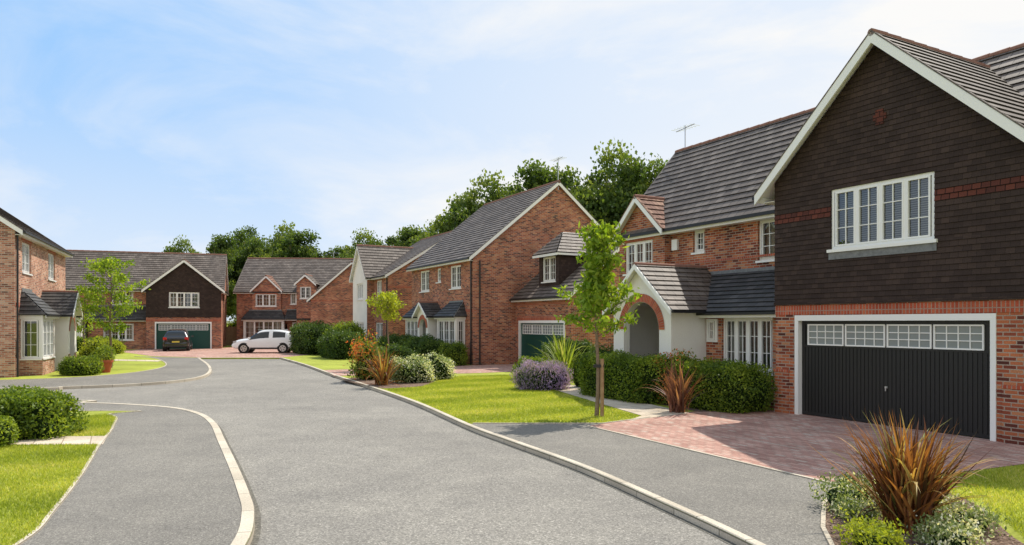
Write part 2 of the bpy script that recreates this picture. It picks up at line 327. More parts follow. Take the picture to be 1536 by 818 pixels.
def garage_door(H,x0,x1,y,z1,m,fw=.1,fh=.13,rec=.12):
    D=H.part('garage_door'); 
    D.box(x0,x0+fw,y-.02,y+rec,0,z1,'WHITE'); D.box(x1-fw,x1,y-.02,y+rec,0,z1,'WHITE'); D.box(x0+fw,x1-fw,y-.02,y+rec,z1-fh,z1,'WHITE')
    a,b=x0+fw,x1-fw; zt=z1-fh; yb=y+rec
    D.box(a,b,yb,yb+.05,.02,zt,m)
    D.box(a,b,yb-.02,yb-.001,zt-.09,zt,m); D.box(a,a+.09,yb-.021,yb-.001,.02,zt-.09,m); D.box(b-.09,b,yb-.021,yb-.001,.02,zt-.09,m)
    D.box(a+.09,b-.09,yb-.02,yb-.001,zt-.62,zt-.56,m); D.box(a+.09,b-.09,yb-.02,yb-.001,.02,.09,m)
    x=a+.1
    while x<b-.1-.07:
        D.box(x,x+.072,yb-.014,yb-.001,.09,zt-.62,m); x+=.09
    w=(b-a-.3)/4
    for i in range(4):
        xa=a+.15+i*w+.05; xb=xa+w-.1; za,zb=zt-.54,zt-.11
        D.box(xa,xb,yb-.012,yb-.002,za,zb,'LEADG')
        for q in ((xa-.03,xb+.03,za-.03,za),(xa-.03,xb+.03,zb,zb+.03),(xa-.03,xa,za,zb),(xb,xb+.03,za,zb)): D.box(q[0],q[1],yb-.04,yb-.002,q[2],q[3],'WHITE')
        for k in range(1,4):
            xm=xa+(xb-xa)*k/4; D.box(xm-.009,xm+.009,yb-.03,yb-.011,za,zb,'WHITE')
        for k in range(1,3):
            zm=za+(zb-za)*k/3; D.box(xa,xb,yb-.028,yb-.012,zm-.009,zm+.009,'WHITE')
    c=(a+b)/2; D.box(c-.03,c+.03,yb-.03,yb-.013,.80,.84,'RIM'); D.box(c-.01,c+.01,yb-.05,yb-.03,.74,.83,'RIM')
def porch(H,x0,x1,y0,y1,ze,zr,aw=.8,zs=2.0,door='GDG',side='RENDER',oh=.25,tile='ROOF'):
    """gabled rendered porch with brick arch"""
    xc=(x0+x1)/2; W=H.part('porch_walls')
    k=(zr-ze)/(xc-x0+oh); zw=ze+k*oh
    rt=lambda x: zr-k*abs(x-xc)
    wall(H,(0,y0,0),X,x0,xc-aw,0,zs,(),side); wall(H,(0,y0,0),X,xc+aw,x1,0,zs,(),side)
    wall(H,(x1,0,0),Y,y0,y1,0,zw,(),side); wall(H,(x0,0,0),-Y,-y1,-y0,0,zw,(),side)
    N=24; xs=[x0+(xc-aw-x0)*i/3 for i in range(3)]+[xc-aw*math.cos(math.pi*i/N) for i in range(N+1)]+[xc+aw+(x1-xc-aw)*i/3 for i in range(1,4)]
    zb=lambda x: zs+(math.sqrt(max(0,aw*aw-(x-xc)**2)) if abs(x-xc)<aw else 0)
    for i in range(len(xs)-1):
        a,b=xs[i],xs[i+1]
        W.face([(a,y0,zb(a)),(b,y0,zb(b)),(b,y0,rt(b)),(a,y0,rt(a))],[(a,zb(a)),(b,zb(b)),(b,rt(b)),(a,rt(a))],side,n=-Y)
    for i in range(N):
        t0,t1=math.pi*i/N,math.pi*(i+1)/N
        c=lambda t,r:(xc-r*math.cos(t),zs+r*math.sin(t))
        p,q,r_,s_=c(t0,aw-.002),c(t1,aw-.002),c(t1,aw+.24),c(t0,aw+.24)
        W.face([(p[0],y0-.015,p[1]),(q[0],y0-.015,q[1]),(r_[0],y0-.015,r_[1]),(s_[0],y0-.015,s_[1])],[(t0*1.0,0),(t1*1.0,0),(t1*1.0,.22),(t0*1.0,.22)],'SOLD',n=-Y)
        W.face([(p[0],y0-.015,p[1]),(q[0],y0-.015,q[1]),(q[0],y0+.22,q[1]),(p[0],y0+.22,p[1])],None,side)
    for xx in (xc-aw,xc+aw):
        s=1 if xx>xc else -1
        W.obox((xx-.002*s,y0+.004,0),(.02*s,0,0),(0,.22,0),(0,0,zs),side)
    for a,b in ((x0,xc-aw),(xc+aw,x1)): W.box(a-.012,b+.012,y0-.02,y0-.002,0,.75,H.br)
    W.box(x1+.002,x1+.02,y0,y1,0,.75,H.br)
    D=H.part('front_door'); yd=y1-.03
    D.box(xc-.46,xc+.46,yd-.05,yd,.12,2.12,door); D.box(xc-.55,xc-.46,yd-.07,yd,0,2.22,'WHITE'); D.box(xc+.46,xc+.55,yd-.07,yd,0,2.22,'WHITE'); D.box(xc-.46,xc+.46,yd-.07,yd,2.12,2.22,'WHITE')
    D.box(xc-.3,xc-.05,yd-.062,yd-.051,1.2,1.9,'LEADG'); D.box(xc+.05,xc+.3,yd-.062,yd-.051,1.2,1.9,'LEADG')
    D.box(xc-.9,xc+.9,y0-.1,y1-.02,0.02,.1,'SLAB')
    R=H.part('roof');T=H.part('trim'); ya=y0-.22
    for s in (-1,1):
        xe=xc+s*(xc-x0+oh)
        courses(R,[(xe,ya,ze),(xe,y1,ze),(xc,y1,zr),(xc,ya,zr)],tile,g=.22,under='WHITE')
        T.obox((xe,ya-.035,ze-.1),(xc-xe,0,zr-ze),(0,.04,0),(0,0,.15),'WHITE')
        T.obox((xe,ya,ze-.04),(-.0+s*.08,0,0),(0,y1-ya,0),(0,0,.07),'BLACK')
    R.tube([(xc,ya-.02,zr+.04),(xc,y1,zr+.04)],[.07,.07],'RIDGE',7)
def leanto(H,x0,x1,y0,y1,z0,z1,tile='SLATE',hipL=0,hipR=0):
    R=H.part('roof')
    courses(R,[(x0,y0,z0),(x1,y0,z0),(x1-hipR,y1,z1),(x0+hipL,y1,z1)],tile,g=.2,under='WHITE')
    if hipR: courses(R,[(x1,y0,z0),(x1,y1,z0),(x1-hipR,y1,z1)],tile,g=.2)
    if hipL: courses(R,[(x0,y0,z0),(x0,y1,z0),(x0+hipL,y1,z1)],tile,g=.2)
    R.box(x0+hipL,x1-hipR,y1-.02,y1-.003,z1+.03,z1+.14,'LEAD')
    T=H.part('trim'); T.box(x0,x1,y0,y0+.02,z0-.12,z0,'WHITE'); T.box(x0,x1,y0-.09,y0-.003,z0-.05,z0+.02,'BLACK')
def bay(H,x0,x1,y,pr=.6,zs=.7,zt=2.35,zr=3.25,lights=3,base=None,tile='SLATE'):
    base=base or H.br; yf=y-pr
    wall(H,(0,yf,0),X,x0,x1,0,2.5,[(x0+.08,x1-.08,zs,zt)],base)
    B=H.part('bay_posts')
    for xx in (x0-.01,x1-.08): B.box(xx,xx+.09,yf-.012,yf+.08,zs,2.5,'WHITE')
    B.box(x0-.012,x1+.012,yf-.013,y-.002,zt,2.5,'WHITE')
    window(H,(0,yf,0),X,x0+.08,x1-.08,zs,zt,lights,rec=.02)
    wall(H,(x1,0,0),Y,yf,y,0,2.5,[(yf+.08,y-.03,zs,zt)],base); window(H,(x1,0,0),Y,yf+.08,y-.03,zs,zt,1,rec=.02)
    wall(H,(x0,0,0),-Y,-y,-yf,0,2.5,[(-y+.03,-yf-.08,zs,zt)],base); window(H,(x0,0,0),-Y,-y+.03,-yf-.08,zs,zt,1,rec=.02)
    leanto(H,x0-.15,x1+.15,yf-.15,y,2.5,zr,tile,.45,.45)
def pipe(H,x,y,z0,z1): H.part('downpipe').tube([(x,y,z0),(x,y,z1)],[.04,.04],'BLACK',8)
def aerial(H,x,y,z,h=1.6):
    A=H.part('aerial'); A.tube([(x,y,z-.3),(x,y,z+h)],[.022,.022],'RIM',5); A.tube([(x-.6,y+.1,z+h-.1),(x+.6,y-.1,z+h-.1)],[.015,.015],'RIM',4)
    for i in range(7):
        t=-.5+i/6; A.tube([(x+t,y-.25,z+h-.1),(x+t,y+.25,z+h-.1)],[.008,.008],'RIM',4)
# ------------------------------------------------------------ HOUSE 1 (near right)
H=House('detached_brick_house',8.93,13.09,math.degrees(math.atan2(-.874,.485))); H.br='BRICK'
roofbody(H,0,4.3,-.48,2.27,8.27,.38,5.3,rot=True,walls='FB',barge='L',verge=.3,gut='FB',bw=.24)
wall(H,(0,0,0),X,-5.02,.48,0,2.62,[(-4.45,0,0,2.37)],rev=.2)
soldier(H,(0,0,0),X,-5.03,.49,2.385,2.6)
H.part('walls').box(-5.04,.5,-.05,-.002,2.62,2.68,'HANG')
# brick piers either side of garage standing slightly proud
for a,b in ((-5.03,-4.62),(.12,.49)): H.part('walls').box(a,b,-.045,-.002,0,1.0,'BRICK'); H.part('walls').box(a-.01,b+.01,-.06,-.002,1.0,1.06,'SOLD')
for q in ([(-5.03,2.66),(.49,2.66),(.49,3.85),(-5.03,3.85)],[(-5.03,3.85),(-3.45,3.85),(-3.45,5.2),(-5.03,5.2)],[(-1.12,3.85),(.49,3.85),(.49,5.2),(-1.12,5.2)],[(-5.03,5.2),(.49,5.2),(.49,5.62),(-2.27,8.24),(-5.03,5.62)]):
    courses(H.part('tile_hanging'),[(x,-.01,z) for x,z in q],'HANG',g=.115,lip=.016,lift=.012,nrm=(0,-1,0),band=(4.56,4.84,'HANGRED'))
courses(H.part('tile_hanging'),[(.48,0,2.66),(.48,5,2.66),(.48,5,5.6),(.48,0,5.6)],'HANG',g=.115,lip=.016,lift=.012,nrm=(1,0,0))
for q in ((-2.42,-2.12,6.5,6.62),(-2.36,-2.18,6.4,6.5),(-2.36,-2.18,6.62,6.72)): H.part('tile_hanging').box(q[0],q[1],-.05,-.03,q[2],q[3],'HANGRED')
window(H,(0,0,0),X,-3.45,-1.12,3.85,5.2,4,inner='BLIND',rec=.0,sill=False)
H.part('windows').box(-3.52,-1.05,-.09,.0,3.78,3.848,'WHITE'); H.part('windows').box(-3.5,-1.07,-.05,-.036,3.62,3.78,'LEAD')
garage_door(H,-4.45,0,0,2.37,'GDB',rec=.14)
F=[(-9.75,-9.25,4.4,5.1),(-7.15,-5.9,3.95,5.1)]
roofbody(H,-13.2,4,1.75,4.45,8.65,.35,5.2,ops={'F':F},verge=.28,gut='F')
for q in F: window(H,(0,1.75,0),X,*q,1 if q[1]-q[0]<.8 else 2); soldier(H,(0,1.75,0),X,q[0]-.1,q[1]+.1,q[3],q[3]+.1)
soldier(H,(0,1.75,0),X,-10.75,-5.0,4.05,4.12)
roofbody(H,1.5,2.9,10.8,12.0,6.45,.15,5.2,rot=True,walls='LFB',barge='L',verge=.25,tile='ROOFRED',ops={'L':[(-12.9,-11.4,3.9,5.0),(-12.9,-11.4,.9,2.3)]},gut='')
window(H,(0,1.5,0),X,-12.9,-11.4,3.9,5.0,3); window(H,(0,1.5,0),X,-12.9,-11.4,.9,2.3,3)
soldier(H,(0,1.5,0),X,-13.0,-11.3,5.0,5.22); soldier(H,(0,1.5,0),X,-13.19,-10.81,2.9,3.05)
wall(H,(0,.5,0),X,-7.9,-5.02,0,2.5,[(-7.3,-5.55,.9,2.33)]); window(H,(0,.5,0),X,-7.3,-5.55,.9,2.33,4)
leanto(H,-9.2,-5.03,.2,1.74,2.45,3.62)
porch(H,-10.5,-7.9,-.8,1.74,2.5,3.85,door='DARK')
window(H,(0,.45,0),X,-7.84,-7.44,1.65,2.3,1,rows=2,rec=0,sill=False)
H.part('alarm_box').box(-10.65,-10.4,1.66,1.745,4.55,4.9,'WHITE')
pipe(H,-5.3,1.4,3.6,5.1)
aerial(H,-13.3,4.7,8.5,1.2)
H.done()
# ------------------------------------------------------------ HOUSE 2
ang=math.degrees(math.atan2(-.874,.485))
H=House('detached_brick_house',-2,36.6,ang)
F=[(-7.4,-5.9,4.05,5.3),(-2.95,-1.5,4.05,5.3),(-4.8,-4.2,4.5,5.3)]
roofbody(H,-8.7,0,0,5.14,9.9,.3,5.5,ops={'F':F},verge=.15)
for q in F: window(H,(0,0,0),X,*q,1 if q[1]-q[0]<.8 else 2); soldier(H,(0,0,0),X,q[0]-.1,q[1]+.1,q[3],q[3]+.16)
soldier(H,(0,0,0),X,-8.69,0,2.75,2.9); soldier(H,(0,0,0),X,-8.69,.0,5.5,5.62)
bay(H,-8.2,-6.0,0); bay(H,-3.3,-.9,0)
porch(H,-5.5,-3.9,-.9,-.01,2.5,3.3,aw=.5,zs=1.9,door='GDG',tile='SLATE')
pipe(H,-.15,-.06,0,5.4); pipe(H,.07,.35,0,5.4)
aerial(H,.0,5.2,9.8,1.5)
roofbody(H,0.02,5.3,2.5,6.0,6.5,.3,3.4,walls='RB',barge='R',gut='F')
wall(H,(0,2.5,0),X,.0,5.3,0,3.6,[(.35,4.8,0,2.3)],rev=.15); garage_door(H,.35,4.8,2.5,2.3,'GDG')
soldier(H,(0,2.5,0),X,.2,4.95,2.3,2.52); soldier(H,(0,2.5,0),X,0,5.3,3.1,3.2)
D=H.part('dormer'); 
wall(H,(0,2.85,0),X,1.85,3.7,3.9,5.65,[(2.15,3.4,4.25,5.5)],'HANG'); window(H,(0,2.85,0),X,2.15,3.4,4.25,5.5,2)
for xx,n in ((1.85,-X),(3.7,X)): D.face([(xx,2.85,3.8),(xx,6,6.3),(xx,6,5.65),(xx,2.85,5.65)],[(2.85,3.8),(6,6.3),(6,5.65),(2.85,5.65)],'HANG',n=n)
R=H.part('roof'); xc=2.775
for s in (-1,1):
    xe=xc+s*1.15; courses(R,[(xe,2.6,5.6),(xe,6.4,5.6),(xc,6.4,6.75),(xc,3.7,6.75)],'ROOF',g=.25,under='WHITE')
courses(R,[(xc-1.15,2.6,5.6),(xc+1.15,2.6,5.6),(xc,3.7,6.75)],'ROOF',g=.25)
H.part('trim').box(xc-1.15,xc+1.15,2.58,2.62,5.48,5.6,'WHITE'); H.part('trim').box(xc+1.13,xc+1.17,2.62,4.6,5.5,5.6,'WHITE')
H.done()
# ------------------------------------------------------------ HOUSE 3
H=House('detached_brick_house',-8.5,48.8,ang)
F=[(-2.6,-1.4,4.0,5.2),(-2.8,-1.2,.8,2.2)]
roofbody(H,-6.7,0,0,5.14,8.8,.3,5.4,ops={'F':F},verge=.15)
for q in F: window(H,(0,0,0),X,*q,2)
soldier(H,(0,0,0),Y,0,10.2,4.6,4.75)
roofbody(H,-.5,4.5,3.2,4.95,7.9,.25,5.4,rot=True,walls='LF',barge='L',verge=.2,mats={'L':'RENDER'},ops={'L':[(-5.7,-4.2,3.9,5.1),(-5.9,-4.0,.8,2.2)]},gut='FB')
window(H,(0,-.5,0),X,-5.7,-4.2,3.9,5.1,3); window(H,(0,-.5,0),X,-5.9,-4.0,.8,2.2,3)
pipe(H,-.15,-.06,0,5.3)
H.done()
# ------------------------------------------------------------ HOUSE 4
H=House('detached_brick_house',-25.6,66,4)
F=[(4.9,5.9,3.9,5.0),(.6,4.6,.8,2.1)]
roofbody(H,0,10,0,4.2,8.5,.3,5.0,ops={'F':F},verge=.2)
window(H,(0,0,0),X,4.9,5.9,3.9,5.0,2)
roofbody(H,-.3,1.8,-4.1,-2.8,6.5,.15,5.1,rot=True,walls='LFB',barge='L',tile='ROOFRED',ops={'L':[(1.8,3.7,3.7,4.85)]},gut='')
window(H,(0,-.3,0),X,1.8,3.7,3.7,4.85,3); soldier(H,(0,-.3,0),X,1.7,3.8,4.85,5.1)
bay(H,.9,4.5,-.3,.6,lights=4); 
D=H.part('front_door'); D.box(5.1,6.2,-.06,-.003,0,2.2,'WHITE'); D.box(5.2,6.1,-.1,-.06,0,2.1,'GDG')
leanto(H,4.6,7.4,-1.0,-.01,2.5,3.3)
roofbody(H,-4,5,-14.8,-11.2,7.5,.3,4.1,rot=True,walls='LFB',barge='L',verge=.2)
soldier(H,(0,-4,0),X,7.61,14.79,4.0,4.15)
roofbody(H,-1.0,3,-7.3,-6.5,6.6,.2,5.7,rot=True,walls='LFB',barge='L',ops={'L':[(6.0,7.0,4.4,5.5)]},gut=''); window(H,(0,-1,0),X,6.0,7.0,4.4,5.5,2)
aerial(H,8,5,8.3,1)
H.done()
# ------------------------------------------------------------ HOUSE 5
H=House('detached_brick_house',-29.9,58,19)
roofbody(H,0,5,-5.7,-2.85,7.35,.3,4.8,rot=True,walls='FB',barge='L',verge=.25,bw=.22,gut='FB')
wall(H,(0,0,0),X,0,5.7,0,2.62,[(.65,4.95,0,2.25)],rev=.15); soldier(H,(0,0,0),X,-.01,5.71,2.28,2.5); garage_door(H,.65,4.95,0,2.25,'GDG')
for q in ([(0,2.62),(5.7,2.62),(5.7,3.45),(0,3.45)],[(0,3.45),(1.7,3.45),(1.7,4.7),(0,4.7)],[(4.0,3.45),(5.7,3.45),(5.7,4.7),(4.0,4.7)],[(0,4.7),(5.7,4.7),(5.7,5.0),(2.85,7.32),(0,5.0)]):
    courses(H.part('tile_hanging'),[(x,-.01,z) for x,z in q],'HANG',g=.115,lip=.016,lift=.012,nrm=(0,-1,0))
window(H,(0,0,0),X,1.7,4.0,3.45,4.7,4,rec=0)
F=[(-2.8,-1.2,3.7,4.85),(-6.3,-5.6,4.1,4.85)]
roofbody(H,-9,5.7,1.7,5.0,8.3,.3,4.9,ops={'F':F},verge=.15)
for q in F: window(H,(0,1.7,0),X,*q,1 if q[1]-q[0]<.8 else 3)
wall(H,(0,.6,0),X,-4.3,0,0,2.45,[(-3.2,-1.0,.75,2.1)]); window(H,(0,.6,0),X,-3.2,-1.0,.75,2.1,4)
leanto(H,-4.6,0,.3,1.69,2.4,3.5); porch(H,-6.9,-4.5,-.6,1.69,2.4,3.7,aw=.75,zs=1.8,door='GDG')
H.done()
# ------------------------------------------------------------ HOUSE 6 (left)
H=House('detached_brick_house',-19.96,28.5,math.degrees(math.atan2(.922,-.388))); H.br='BRICKB'
F=[(1.2,2.8,4.3,5.6),(6.3,7.9,4.3,5.6)]
roofbody(H,0,10.6,0,4.6,9.3,.3,5.85,ops={'F':F},verge=.15)
for q in F: window(H,(0,0,0),X,*q,2); soldier(H,(0,0,0),X,q[0]-.1,q[1]+.1,q[3],q[3]+.2)
soldier(H,(0,0,0),X,0,10.6,2.85,3.0); 
bay(H,.8,3.2,0,.8,zr=3.5); porch(H,4.0,6.0,-1.2,-.01,2.5,3.6,aw=.6,zs=1.8,door='GDG',tile='SLATE'); bay(H,6.9,9.3,0,.7,zr=3.4)
pipe(H,.15,-.06,0,5.8)
H.done()
# ------------------------------------------------------------ ground
def cr(pts,n=6):
    P=[np.array(p,float) for p in pts]; P=[2*P[0]-P[1]]+P+[2*P[-1]-P[-2]]; out=[]
    for i in range(1,len(P)-2):
        for k in range(n):
            t=k/n; a,b,c,d=P[i-1],P[i],P[i+1],P[i+2]
            out.append(tuple(.5*((2*b)+(-a+c)*t+(2*a-5*b+4*c-d)*t*t+(-a+3*b-3*c+d)*t**3)))
    out.append(tuple(P[-2])); return out
def sheet(name,poly,z,m,skirt=0):
    mb=MB(); mb.face([(p[0],p[1],z) for p in poly],[(p[0],p[1]) for p in poly],m,n=Z)
    if skirt:
        for i in range(len(poly)):
            p,q=poly[i],poly[(i+1)%len(poly)]; mb.face([(p[0],p[1],z),(q[0],q[1],z),(q[0],q[1],z-skirt),(p[0],p[1],z-skirt)],None,m)
    return mb.build(name)
def strip(name,line,w,z0,z1,m,side=1,ch=.02):
    mb=MB(); L=[Vector((p[0],p[1],0)) for p in line]; d=0; A=[];B=[];S=[0]
    for i,p in enumerate(L):
        t=(L[min(i+1,len(L)-1)]-L[max(i-1,0)]).normalized(); n=Vector((-t.y,t.x,0))*side
        A.append(p-n*.004);B.append(p+n*w)
        if i: d+=(p-L[i-1]).length; S.append(d)
    for i in range(len(L)-1):
        u=[S[i],S[i+1]]; c=ch
        na=(B[i]-A[i]).normalized()*c; nb=(B[i+1]-A[i+1]).normalized()*c
        mb.face([A[i]+na+Z*z1,A[i+1]+nb+Z*z1,B[i+1]+Z*z1,B[i]+Z*z1],[(u[0],c),(u[1],c),(u[1],w),(u[0],w)],m,n=Z)
        mb.face([A[i]+Z*(z1-c),A[i+1]+Z*(z1-c),A[i+1]+nb+Z*z1,A[i]+na+Z*z1],[(u[0],0),(u[1],0),(u[1],c),(u[0],c)],m,n=Z)
        mb.face([A[i]+Z*z0,A[i+1]+Z*z0,A[i+1]+Z*(z1-c),A[i]+Z*(z1-c)],[(u[0],-.1),(u[1],-.1),(u[1],0),(u[0],0)],m)
        mb.face([B[i]+Z*z0,B[i+1]+Z*z0,B[i+1]+Z*z1,B[i]+Z*z1],[(u[0],w+.1),(u[1],w+.1),(u[1],w),(u[0],w)],m)
    return mb.build(name)
RK=cr([(6,-20),(4.0,0),(3.0,4.6),(2.38,7.01),(1.87,8.58),(1.04,10.85),(-.1,13.3),(-.97,15.2),(-2.74,19.7),(-5.15,24.9),(-7.46,29.7),(-10.9,37.2),(-14.4,44.2)])
NK=cr([(-19.6,44.2),(-15.74,36.6),(-13.4,31.2),(-12.65,27.9),(-13.4,25.7),(-15.3,24.4),(-18,23.6),(-40,21.5),(-100,16)])
SK=cr([(-2.3,-20),(-2.3,0),(-2.4,5),(-2.63,7.0),(-2.97,8.19),(-3.38,9.15),(-4.18,10.85),(-5.37,13.3),(-6.45,15.5),(-7.45,17.1),(-8.63,18.3),(-10.24,19.1),(-11.7,19.5),(-14.6,20.0),(-40,17.5),(-100,11)])
RZ=-.08
sheet('ground',[(-2500,-2500),(2500,-2500),(2500,2500),(-2500,2500)],-.14,'GRASS')
sheet('road',[(-110,-25),(30,-25),(30,60),(-110,60)],RZ,'ASPH')
sheet('garden_ground',RK+NK+[(-160,16),(-160,170),(170,170),(170,-20)],0,'GRASS',.14)
sheet('verge_ground',SK+[(-100,-20)],0,'GRASS',.14)
strip('kerb',RK,.11,RZ-.02,.014,'KERB',-1); strip('kerb',NK,.13,RZ-.02,.014,'KERB',1); strip('kerb',SK,.14,RZ-.02,.014,'KERB',1)
strip('road_channel',RK,.07,RZ-.02,RZ+.004,'GRIME',1,.001); strip('road_channel',NK,.07,RZ-.02,RZ+.004,'GRIME',-1,.001); strip('road_channel',SK,.07,RZ-.02,RZ+.004,'GRIME',-1,.001)
strip('kerb',[(-14.4,44.2),(-17,44.35),(-19.6,44.2)],.14,RZ-.02,.012,'KERB',-1)
GE=cr([(-4.4,-20),(-4.5,0),(-4.6,4.5),(-4.86,7),(-5.35,8.34),(-6.26,10.4),(-7.31,12.6),(-8.5,15.2),(-9.6,16.9),(-12,17.6),(-40,15.2),(-100,9)])
sheet('pavement',SK+GE[::-1],.004,'PAVE')
strip('path_edging',GE,.05,-.02,.018,'KERB',1,.006)
NG=cr([(-24.5,46),(-22.3,44),(-19.9,40.4),(-17.6,36),(-16.7,32.5),(-16.9,29.6),(-18.7,27.4),(-24,26.0),(-40,24.5),(-100,19)])
sheet('pavement',NK+NG[::-1],.004,'PAVE')
strip('path_edging',NG,.05,-.02,.018,'KERB',1,.006)
rk=[p for p in RK if p[1]<15.3]
sheet('pavement',rk+[(-.85,15.4),(1.98,15.4),(1.58,15.0),(4.35,9.6),(3.75,8.6),(3.3,7.6),(2.95,6.4),(3.1,5),(4.2,0),(6.2,-20)],.004,'PAVE')
sheet('driveway',[(1.60,15.05),(4.37,9.65),(6.54,10.4),(7.93,11.0),(9.9,12.2),(8.9,13.4),(6.7,17.6),(5.6,18.3),(4.35,17.4),(3.2,16.4),(1.98,15.4)],.008,'BLOCK')
strip('path_edging',[(1.58,15.0),(4.35,9.6)],.06,-.02,.02,'KERB',1,.006)
strip('path_edging',[(4.35,9.6),(3.75,8.6),(3.3,7.6),(2.95,6.4),(3.1,5)],.05,-.02,.02,'KERB',1,.006)
strip('path_edging',[(-.85,15.4),(1.98,15.4),(3.2,16.4)],.05,-.02,.02,'KERB',1,.006)
sheet('garden_path',[(2.6,15.85),(4.33,17.2),(3.35,20.0),(2.75,22.4),(3.0,24.8),(1.9,24.8),(1.45,22.9),(2.3,19.5),(3.05,16.7)],.012,'SLAB')
BED=[(4.4,9.5),(5.4,9.7),(5.6,8.6),(5.1,7.2),(4.6,5),(3.15,5),(3.0,6.4),(3.35,7.6),(3.8,8.6),(4.4,9.5)]
sheet('flower_bed',cr(BED),.012,'SOIL')
sheet('flower_bed',[(3.4,20.6),(4.6,17.4),(6.4,18),(6.0,20),(4.6,22.6),(3.0,23)],.009,'SOIL')
sheet('flower_bed',cr([(-4.3,23.6),(-3.2,24.3),(-2.9,26.4),(-4.0,28.3),(-6.0,28.2),(-6.5,27.2),(-4.3,23.6)]),.012,'SOIL')
sheet('driveway',[(2.7,33.0),(.29,37.7),(-2.6,36.2),(-8.7,32.7),(-7.3,29.2),(-2,30.6)],.008,'BLOCK')
sheet('driveway',[(-19.5,44.4),(-14.5,44.4),(-13.8,48),(-15,56),(-14,62),(-18,66),(-25,66),(-25,61),(-30.5,58.5),(-30,54),(-23.5,46.3)],.008,'BLOCK')
sheet('garden_path',[(-24,41.2),(-19.9,39.9),(-20.3,41.2),(-23.6,42.3)],.008,'SLAB')
sheet('garden_path',[(-9.6,12.7),(-7.35,12.75),(-7.8,13.7),(-9.6,13.6)],.012,'SLAB')
LAWN=[(-.95,15.45),(1.95,15.45),(2.55,15.9),(2.98,16.6),(2.25,19.5),(1.4,22.8),(.9,26),(.4,29.8),(-2.2,29),(-2.8,26.6),(-3.1,24.2),(-4.2,23.3),(-2.6,19.8)]
# ------------------------------------------------------------ vegetation
def npmesh(name,V,F,tint,mat,parent=None,link=True):
    me=bpy.data.meshes.new(name); k=F.shape[1]
    me.vertices.add(len(V)); me.vertices.foreach_set('co',V.astype(np.float32).ravel())
    me.loops.add(F.size); me.loops.foreach_set('vertex_index',F.astype(np.int32).ravel())
    me.polygons.add(len(F)); me.polygons.foreach_set('loop_start',np.arange(0,F.size,k,dtype=np.int32))
    me.update(calc_edges=True)
    at=me.attributes.new('tint','FLOAT','POINT'); at.data.foreach_set('value',tint.astype(np.float32))
    me.materials.append(M[mat])
    if not link: return me
    ob=bpy.data.objects.new(name,me); COL.objects.link(ob)
    if parent: ob.parent=parent
    return ob
def leaves(C,size,asp=.5,bias=(0,0,-.3)):
    n=len(C); d=rng.normal(size=(n,3))+np.array(bias); d/=np.linalg.norm(d,axis=1,keepdims=True)
    e=rng.normal(size=(n,3)); e-=d*(e*d).sum(1,keepdims=True); e/=np.linalg.norm(e,axis=1,keepdims=True)
    L=size*rng.uniform(.6,1.3,(n,1))*.5; Wd=L*asp
    V=np.stack([C-d*L,C+e*Wd,C+d*L,C-e*Wd],1).reshape(-1,3)
    return V,np.arange(4*n).reshape(n,4)
def obj_mesh(name,me,parent):
    ob=bpy.data.objects.new(name,me); COL.objects.link(ob); ob.parent=parent; return ob
def big_tree_mesh(h,cr_,seed,nl=30000,leaf=.27,mat='LTREE',zc=.55,clumps=85):
    r=np.random.default_rng(seed); mb=MB()
    H0=h*.22; mb.tube([(0,0,0),(.1,0,H0),(.1,.1,h*.6),(0,.2,h*.85)],[.035*h*.6,.028*h*.6,.012*h,.03],'BARK',8)
    cs=[]
    for i in range(clumps):
        d=r.normal(size=3); d/=np.linalg.norm(d); q=r.uniform(.3,1.0)**.6*.9
        c=np.array([d[0]*cr_*q,d[1]*cr_*q,h*zc+d[2]*h*(1-zc)*q]); 
        if c[2]<h*.22: c[2]=h*.22+r.uniform(0,.9)
        rad=cr_*r.uniform(.13,.31); cs.append((c,rad))
        if i%3==0: 
            z0=min(c[2]*.75,h*.55); mb.tube([(0.1,.05,z0),(c[0]*.5,c[1]*.5,(z0+c[2])/2+.2),tuple(c)],[.1,.07,.03],'BARK',5)
    C=[];Tt=[]; tot=sum(rd**2 for _,rd in cs)
    for c,rad in cs:
        per=int(nl*rad**2/tot)
        d=r.normal(size=(per,3)); d/=np.linalg.norm(d,axis=1,keepdims=True); q=r.uniform(.2,1.2,(per,1))**.5
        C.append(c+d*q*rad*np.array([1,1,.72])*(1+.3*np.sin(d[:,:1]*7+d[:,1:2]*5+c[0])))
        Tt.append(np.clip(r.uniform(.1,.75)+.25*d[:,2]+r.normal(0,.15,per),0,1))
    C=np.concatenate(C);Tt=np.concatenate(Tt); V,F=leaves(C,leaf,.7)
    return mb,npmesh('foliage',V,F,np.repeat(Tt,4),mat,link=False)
variants=[]
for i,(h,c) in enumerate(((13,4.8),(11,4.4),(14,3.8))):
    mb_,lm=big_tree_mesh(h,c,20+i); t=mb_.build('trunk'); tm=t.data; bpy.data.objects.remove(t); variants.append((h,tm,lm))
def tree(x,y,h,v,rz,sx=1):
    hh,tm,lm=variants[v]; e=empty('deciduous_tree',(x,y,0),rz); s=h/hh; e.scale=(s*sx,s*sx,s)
    obj_mesh('trunk',tm,e); obj_mesh('foliage',lm,e)
